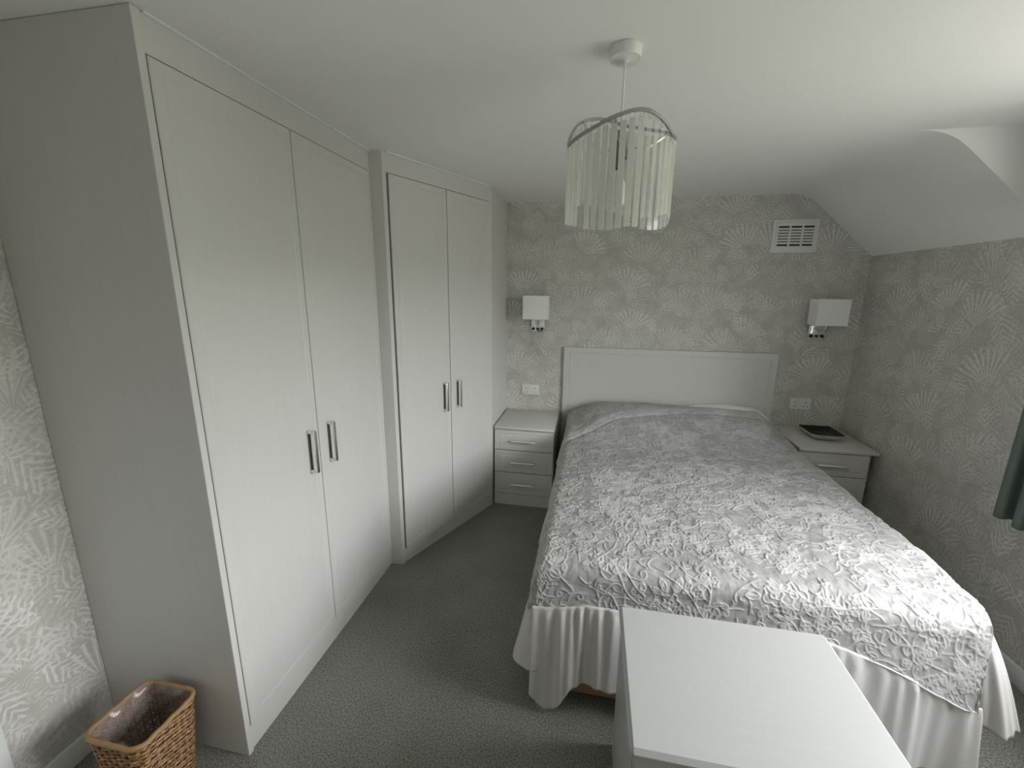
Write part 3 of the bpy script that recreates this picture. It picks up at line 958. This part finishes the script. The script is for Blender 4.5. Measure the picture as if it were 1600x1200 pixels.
# ------------------------------------------------------------------ pendant light
LX, LY = 0.071, -2.067
pend = empty('pendant_light', (LX, LY, H), 'ceiling pendant light with hanging acrylic strips and twisted chrome band', 'pendant light')
lathe('ceiling_rose', [(0.001, H - 0.0005), (0.0435, H - 0.0005), (0.0448, H - 0.003), (0.0448, H - 0.027), (0.0425, H - 0.030), (0.012, H - 0.0325), (0.006, H - 0.038), (0.001, H - 0.038)], M_PLASTIC, pend, (LX, LY, 0), 48)
tube('cord', [(LX, LY, H - 0.034), (LX, LY, 2.19), (LX, LY, 2.085)], 0.0032, M_PLASTIC, pend)
lathe('lamp_holder', [(0.001, 2.09), (0.012, 2.088), (0.017, 2.07), (0.019, 2.04), (0.023, 2.035), (0.023, 2.015), (0.017, 2.01), (0.016, 1.985), (0.001, 1.985)], M_DARK_METAL, pend, (LX, LY, 0), 24)
lathe('bulb', [(0.001, 1.984), (0.012, 1.982), (0.013, 1.965), (0.026, 1.935), (0.029, 1.915), (0.024, 1.892), (0.012, 1.88), (0.001, 1.878)], M_PLASTIC, pend, (LX, LY, 0), 24)
RB = 0.152
angz = [(-28, 2.041), (-45, 2.070), (-59, 2.085), (-70, 2.089), (-82, 2.087), (-93, 2.079), (-106, 2.070), (-119, 2.058), (-140, 2.048), (-168, 2.044)]
angz = [(332, 2.046), (315, 2.070), (301, 2.085), (290, 2.090), (278, 2.087), (267, 2.079), (254, 2.070), (241, 2.058), (220, 2.048), (196, 2.044),
        (180, 2.058), (165, 2.098), (147, 2.143), (131, 2.165), (113, 2.174), (101, 2.168), (86, 2.154), (66, 2.139), (50, 2.124), (30, 2.104), (12, 2.078), (350, 2.054)]
angz = sorted(angz)
aa = np.array([a for a, _ in angz]); zz = np.array([z for _, z in angz])
aa3 = np.r_[aa - 360, aa, aa + 360]; zz3 = np.r_[zz, zz, zz]
fine_a = np.linspace(-360, 720, 1081)
zsm = np.convolve(np.interp(fine_a, aa3, zz3), np.ones(15) / 15, 'same')
def bandz(deg):
    return float(np.interp(deg % 360, fine_a, zsm))
# flat metal band following the wave
bm = bmesh.new()
NB = 144
rings = []
for k in range(NB):
    d = 360 * k / NB
    a = R_(d); z = bandz(d)
    c, s = math.cos(a), math.sin(a)
    rings.append([bm.verts.new((LX + r * c, LY + r * s, z + h)) for r, h in ((RB - .0025, -.0045), (RB + .0025, -.0045), (RB + .0025, .0045), (RB - .0025, .0045))])
for k in range(NB):
    a, b = rings[k], rings[(k + 1) % NB]
    for i in range(4):
        bm.faces.new((a[i], a[(i + 1) % 4], b[(i + 1) % 4], b[i]))
bm_obj('band', bm, M_BAND, pend, 50)
# spider arms carrying the band
for d in (20, 140, 262):
    a = R_(d)
    tube('support_arm', [(LX + 0.018 * math.cos(a), LY + 0.018 * math.sin(a), 2.045), (LX + 0.09 * math.cos(a), LY + 0.09 * math.sin(a), 2.05), (LX + (RB - 0.003) * math.cos(a), LY + (RB - 0.003) * math.sin(a), bandz(d))], 0.0028, M_CHROME, pend, sides=6)
NS = 42
bot_a = np.array([-50, -20, 0, 12, 29, 45, 67, 79, 99, 116, 135, 154, 175, 184, 210, 230, 243, 260, 274, 282, 299, 318, 340, 360])
bot_z = np.array([1.797, 1.823, 1.850, 1.864, 1.866, 1.866, 1.870, 1.878, 1.900, 1.912, 1.910, 1.894, 1.855, 1.835, 1.821, 1.806, 1.800, 1.797, 1.803, 1.808, 1.797, 1.800, 1.823, 1.850])
sw, st_, sl_ = 0.0165, 0.004, 0.252
bm = bmesh.new(); add_box(bm, -st_ / 2, st_ / 2, -sw / 2, sw / 2, -sl_, 0, 0.001, 1)
strip_f = bpy.data.meshes.new('frosted_strip'); bm.to_mesh(strip_f); strip_f.materials.append(M_FROST)
strip_c = bpy.data.meshes.new('clear_strip'); bm.to_mesh(strip_c); strip_c.materials.append(M_CLEAR); bm.free()
bm = bmesh.new()
add_tube(bm, [(0, 0.0045 * math.cos(k * math.pi / 5), 0.007 * math.sin(k * math.pi / 5) + 0.006) for k in range(10)], 0.0008, 5, True)
hook_me = bpy.data.meshes.new('hook'); bm.to_mesh(hook_me); bm.free(); hook_me.materials.append(M_CHROME)
for k in range(NS):
    d = 360 * (k + 0.5) / NS
    a = R_(d)
    clear = (285 < d < 350 and k % 4 != 1) or (k % 11 == 4)
    o = bpy.data.objects.new('strip', strip_c if clear else strip_f)
    COL.objects.link(o); o.parent = pend
    o.location = (RB * math.cos(a), RB * math.sin(a), bandz(d) - H - 0.017)
    o.rotation_euler = (0, 0, a)
    o.scale.z = (bandz(d) - 0.017 - float(np.interp(d, bot_a, bot_z))) / sl_
    h = bpy.data.objects.new('hook', hook_me)
    COL.objects.link(h); h.parent = o
for ch in pend.children:
    if not ch.name.startswith('strip'):
        ch.matrix_parent_inverse = Matrix.Translation(pend.location).inverted()

# ------------------------------------------------------------------ wall lamps
def wall_lamp(cx, px, arm_dx, reader, label):
    """cx: centre of shade, px: centre of the back plate"""
    r = empty('wall_lamp', (px, 0, 1.352), label, 'wall lamp', 'wall lamps beside the bed')
    box('back_plate', px - 0.056, px + 0.056, -0.016, -0.0005, 1.302, 1.445, M_CHROME, r, bev=0.003)
    for dx, round_ in ((-0.036, 1), (0.0, 0), (0.036, 1)):
        if round_:
            lathe('switch', [(0.001, -0.016), (0.0125, -0.016), (0.0125, -0.021), (0.010, -0.023), (0.001, -0.023)], M_BLACK, r, (px + dx, 0, 1.326), 20, 'Y')
        else:
            box('switch', px - 0.011, px + 0.011, -0.021, -0.016, 1.317, 1.335, M_BLACK, r, bev=0.002)
    tube('arm', [(px + arm_dx * 0.6, -0.016, 1.372), (px + arm_dx * 0.6, -0.05, 1.372), (px + arm_dx * 0.6, -0.075, 1.366), (cx, -0.105, 1.372), (cx, -0.115, 1.385), (cx, -0.115, 1.43)], 0.0058, M_CHROME, r, sides=10)
    lathe('lamp_holder', [(0.001, 1.425), (0.016, 1.425), (0.018, 1.43), (0.018, 1.48), (0.001, 1.48)], M_PLASTIC, r, (cx, -0.115, 0), 20)
    # open box shade, 3 mm walls
    bm = bmesh.new()
    x0, x1, y0, y1, z0, z1, t = cx - 0.098, cx + 0.098, -0.178, -0.052, 1.412, 1.591, 0.003
    o_ = [(x0, y0), (x1, y0), (x1, y1), (x0, y1)]; i_ = [(x0 + t, y0 + t), (x1 - t, y0 + t), (x1 - t, y1 - t), (x0 + t, y1 - t)]
    ob = [bm.verts.new((*p, z0)) for p in o_]; ot = [bm.verts.new((*p, z1)) for p in o_]
    ib = [bm.verts.new((*p, z0)) for p in i_]; it = [bm.verts.new((*p, z1)) for p in i_]
    for k in range(4):
        j = (k + 1) % 4
        bm.faces.new((ob[k], ob[j], ot[j], ot[k])); bm.faces.new((ib[j], ib[k], it[k], it[j]))
        bm.faces.new((ot[k], ot[j], it[j], it[k])); bm.faces.new((ob[j], ob[k], ib[k], ib[j]))
    sh = bm_obj('lamp_shade', bm, M_SHADE, r)
    bm = bmesh.new()
    add_box(bm, x0 + t, x1 - t, -0.117, -0.113, 1.478, 1.482)
    bm_obj('shade_carrier', bm, M_CHROME, sh)
    # flexible reading light
    fx = tube('reading_arm', reader[:-1], 0.0032, M_SATIN_METAL, r, sides=8)
    a, b = Vector(reader[-2]), Vector(reader[-1])
    tube('reading_head', [a, a.lerp(b, 0.15), a.lerp(b, 0.9), b], [0.0045, 0.0075, 0.009, 0.006], M_CHROME, r, sides=12)
    rebase(r)
wall_lamp(-0.430, -0.428, 0.02, [(-0.437, -0.016, 1.31), (-0.437, -0.04, 1.27), (-0.425, -0.055, 1.22), (-0.39, -0.06, 1.17), (-0.362, -0.06, 1.143), (-0.343, -0.06, 1.122)],
          'square white shaded wall lamp above the chest by the wardrobe')
wall_lamp(1.620, 1.612, -0.02, [(1.645, -0.016, 1.315), (1.642, -0.045, 1.27), (1.60, -0.055, 1.245), (1.55, -0.06, 1.23), (1.53, -0.06, 1.205), (1.512, -0.06, 1.168)],
          'square white shaded wall lamp on the right, below the air vent')

# ------------------------------------------------------------------ vent and sockets
vent = empty('air_vent', (1.38, 0, 2.02), 'white plastic louvred air vent high on the papered wall', 'air vent')
vx0, vx1, vz0, vz1 = 1.232, 1.528, 1.911, 2.134
bm = bmesh.new()
gx = 0.036; gz = 0.046
box('flange', vx0, vx1, -0.006, -0.0005, vz0, vz1, M_PLASTIC, vent, bev=0.003)
ft = [(vx0 + .022, vx1 - .022, vz0 + .022, vz1 - .022)][0]
box('raised_frame', ft[0], ft[1], -0.012, -0.0062, ft[3] - 0.022, ft[3], M_PLASTIC, vent, bev=0.002)
box('raised_frame', ft[0], ft[1], -0.012, -0.0062, ft[2], ft[2] + 0.022, M_PLASTIC, vent, bev=0.002)
iz0, iz1 = ft[2] + 0.0222, ft[3] - 0.0222
cw = (ft[1] - ft[0])
for xx in (ft[0], ft[0] + cw / 3 - 0.002, ft[0] + 2 * cw / 3 - 0.006, ft[1] - 0.012):
    box('mullion', xx, xx + 0.012, -0.012, -0.0062, iz0, iz1, M_PLASTIC, vent)
box('opening', ft[0] + .001, ft[1] - .001, -0.0068, -0.0061, iz0, iz1, M_SLOT, vent)
rows = 7
for k in range(rows + 1):
    zc = iz0 + (iz1 - iz0) * k / rows
    if 0 < k < rows:
        box('slat', ft[0] + 0.0122, ft[1] - 0.0122, -0.0116, -0.0069, zc - 0.0064, zc + 0.0064, M_PLASTIC, vent)
rebase(vent)

def socket(x0, label):
    r = empty('power_socket', (x0 + 0.073, 0, 0.815), label, 'power socket', 'double wall sockets')
    z0, z1 = 0.770, 0.856
    box('face_plate', x0, x0 + 0.146, -0.009, -0.0005, z0, z1, M_PLASTIC, r, bev=0.003)
    for s in (0.036, 0.110):
        c = x0 + s
        box('switch', c - 0.005 + (0.024 if s < .05 else -0.024), c + 0.005 + (0.024 if s < .05 else -0.024), -0.012, -0.009, z1 - 0.028, z1 - 0.012, M_PLASTIC, r, bev=0.001)
        box('earth_slot', c - 0.003, c + 0.003, -0.0094, -0.0088, z1 - 0.038, z1 - 0.027, M_SLOT, r)
        for q in (-0.011, 0.011):
            box('pin_slot', c + q - 0.0035, c + q + 0.0035, -0.0094, -0.0088, z0 + 0.020, z0 + 0.025, M_SLOT, r)
    rebase(r)
socket(-0.553, 'white double wall socket above the chest beside the wardrobe')
socket(1.510, 'white double wall socket above the chest with the black dish')

# ------------------------------------------------------------------ dish on the right chest
def rrect(cx, cy, hw, hd, r, n=8):
    pts = []
    for qx, qy, a0 in ((1, 1, 0), (-1, 1, 90), (-1, -1, 180), (1, -1, 270)):
        for k in range(n + 1):
            a = R_(a0 + 90 * k / n)
            pts.append((cx + qx * (hw - r) + r * math.cos(a), cy + qy * (hd - r) + r * math.sin(a)))
    return pts
def loft(loops, cap0=True, cap1=True):
    bm = bmesh.new()
    rs = [[bm.verts.new(p) for p in lp] for lp in loops]
    n = len(rs[0])
    for a, b in zip(rs, rs[1:]):
        for k in range(n):
            bm.faces.new((a[k], a[(k + 1) % n], b[(k + 1) % n], b[k]))
    if cap0: bm.faces.new(rs[0][::-1])
    if cap1: bm.faces.new(rs[-1])
    return bm
DX, DY = 1.642, -0.235
dish = empty('dish', (DX, DY, 0.6347), 'shallow square black dish lying on the right bedside chest', 'dish')
zb = 0.6352
def dloop(hw, hd, r, z, lift=0.0):
    out = []
    for x, y in rrect(DX, DY, hw, hd, r):
        k = (abs(x - DX) / hw * abs(y - DY) / hd) ** 2
        out.append((x, y, z + lift * k))
    return out
outer = [dloop(.045, .055, .02, zb), dloop(.05, .06, .022, zb + .004), dloop(.075, .088, .03, zb + .008), dloop(.094, .108, .035, zb + .019, .01), dloop(.107, .123, .036, zb + .034, .018), dloop(.106, .122, .036, zb + .0365, .018)]
bm_obj('bowl', loft(outer, True, False), M_DISH_OUT, dish, 60)
inn = [dloop(.106, .122, .036, zb + .0365, .018), dloop(.103, .119, .036, zb + .034, .018), dloop(.093, .107, .033, zb + .021, .01), dloop(.07, .083, .03, zb + .0105), dloop(.03, .04, .02, zb + .009)]
bm_obj('glazed_inside', loft(inn, False, True), M_DISH_IN, dish, 60)
rebase(dish)

# ------------------------------------------------------------------ wicker waste basket
BX, BY, BH = -1.342, -2.606, 0.295
bask = empty('waste_basket', (BX, BY, 0), 'brown wicker waste basket with clear plastic liner beside the wardrobe', 'waste basket')
def bk(z):
    k = z / BH
    return 0.078 + 0.024 * k, 0.076 + 0.022 * k, 0.030 + 0.004 * k
def along(z, m, extra=0.0):
    hw, hd, r = bk(z)
    pr = np.array(rrect(BX, BY, hw + extra, hd + extra, r + extra, 10))
    pr = np.vstack([pr, pr[:1]])
    d = np.r_[0, np.cumsum(np.hypot(*np.diff(pr, axis=0).T))]
    s = np.linspace(0, d[-1], m, endpoint=False)
    px, py = np.interp(s, d, pr[:, 0]), np.interp(s, d, pr[:, 1])
    tx, ty = np.roll(px, -1) - np.roll(px, 1), np.roll(py, -1) - np.roll(py, 1)
    l_ = np.hypot(tx, ty)
    return px, py, ty / l_, -tx / l_
NSTK = 30
NR = 40
M_ = NSTK * 6
bm = bmesh.new()
for rwi in range(NR):
    z = 0.006 + (BH - 0.018) * rwi / (NR - 1)
    px, py, ox_, oy_ = along(z, M_)
    k = np.arange(M_)
    w = 0.0030 * np.cos(2 * math.pi * k / 12 + math.pi * (rwi % 2))
    zj = z + 0.0018 * np.sin(2 * math.pi * k / 37 + rwi * 1.7) + rng.normal(0, .0004)
    rad = 0.0034 * rng.uniform(0.85, 1.15)
    add_tube(bm, list(zip(px + ox_ * w, py + oy_ * w, zj)), rad, 5, True)
wv = bm_obj('woven_wall', bm, M_WICKER, bask, 60)
wv['kind'] = 'stuff'
bm = bmesh.new()
for k in range(NSTK):
    pts = []
    for z in (0.003, BH * 0.5, BH - 0.006):
        px, py, ox_, oy_ = along(z, NSTK)
        pts.append((px[k], py[k], z))
    add_tube(bm, pts, 0.0032, 6)
st = bm_obj('stakes', bm, M_WICKER_DARK, bask, 60)
st['kind'] = 'stuff'
px, py, ox_, oy_ = along(BH, 90, 0.002)
tube('rim', list(zip(px, py, BH - 0.002 + 0.0012 * np.sin(np.arange(90)))), 0.0078, M_RIM, bask, 8, True)
hw, hd, r = bk(0)
bm_obj('basket_base', loft([[(x, y, z) for x, y in rrect(BX, BY, hw - 0.004, hd - 0.004, r)] for z in (0.002, 0.008)]), M_WICKER_DARK, bask)
# crumpled liner
loops = []
for zi in np.linspace(BH + 0.002, 0.03, 22):
    px, py, ox_, oy_ = along(zi, 120)
    jit = -0.0105 - 0.008 * (1 + np.sin(np.arange(120) * 0.55 + zi * 60 + 2 * np.sin(zi * 25))) * 0.5 - rng.uniform(0, .0015, 120)
    if zi > BH - 0.004: jit = np.full(120, -0.006)
    loops.append(list(zip(px + ox_ * jit, py + oy_ * jit, np.full(120, zi))))
bm_obj('liner', loft(loops, False, True), M_LINER, bask, 180)
rebase(bask)

# ------------------------------------------------------------------ curtain by the dormer window
cur = empty('curtain', (1.79, -1.55, 2.2), 'sage green curtain hanging at the window on the right edge', 'curtain')
n, m = 140, 40
fr = np.linspace(0, 1, n)
yb = -1.385 - 0.34 * fr
fold = np.sin(2 * math.pi * fr * 4.0 + 0.4)
zz_ = np.linspace(2.19, 0.705, m)[:, None]
sp = np.linspace(0.75, 1.0, m)[:, None]
Xc = 1.795 + 0.042 * fold * sp + 0 * zz_
Yc = yb + 0.012 * np.cos(2 * math.pi * fr * 8) * sp + 0 * zz_
Zc = zz_ + 0 * fr - 0.012 * fr * np.linspace(0, 1, m)[:, None]
c_ = grid_obj('curtain_cloth', Xc, Yc, Zc, M_CURTAIN, cur)
md = c_.modifiers.new('cloth_thickness', 'SOLIDIFY'); md.thickness = 0.006; md.offset = 0
tube('heading_tape', [(1.795, -1.37, 2.192), (1.795, -1.74, 2.192)], 0.008, M_CURTAIN, cur)
rebase(cur)
rail = empty('curtain_rail', (1.80, -2.6, 2.22), 'white curtain rail above the dormer window', 'curtain rail')
tube('rail', [(1.795, -1.34, 2.21), (1.795, -3.9, 2.21)], 0.009, M_PLASTIC, rail)
for yy in (-1.45, -2.6, -3.8):
    box('bracket', 1.795, XR - 0.0005, yy - 0.008, yy + 0.008, 2.205, 2.22, M_PLASTIC, rail)
rebase(rail)
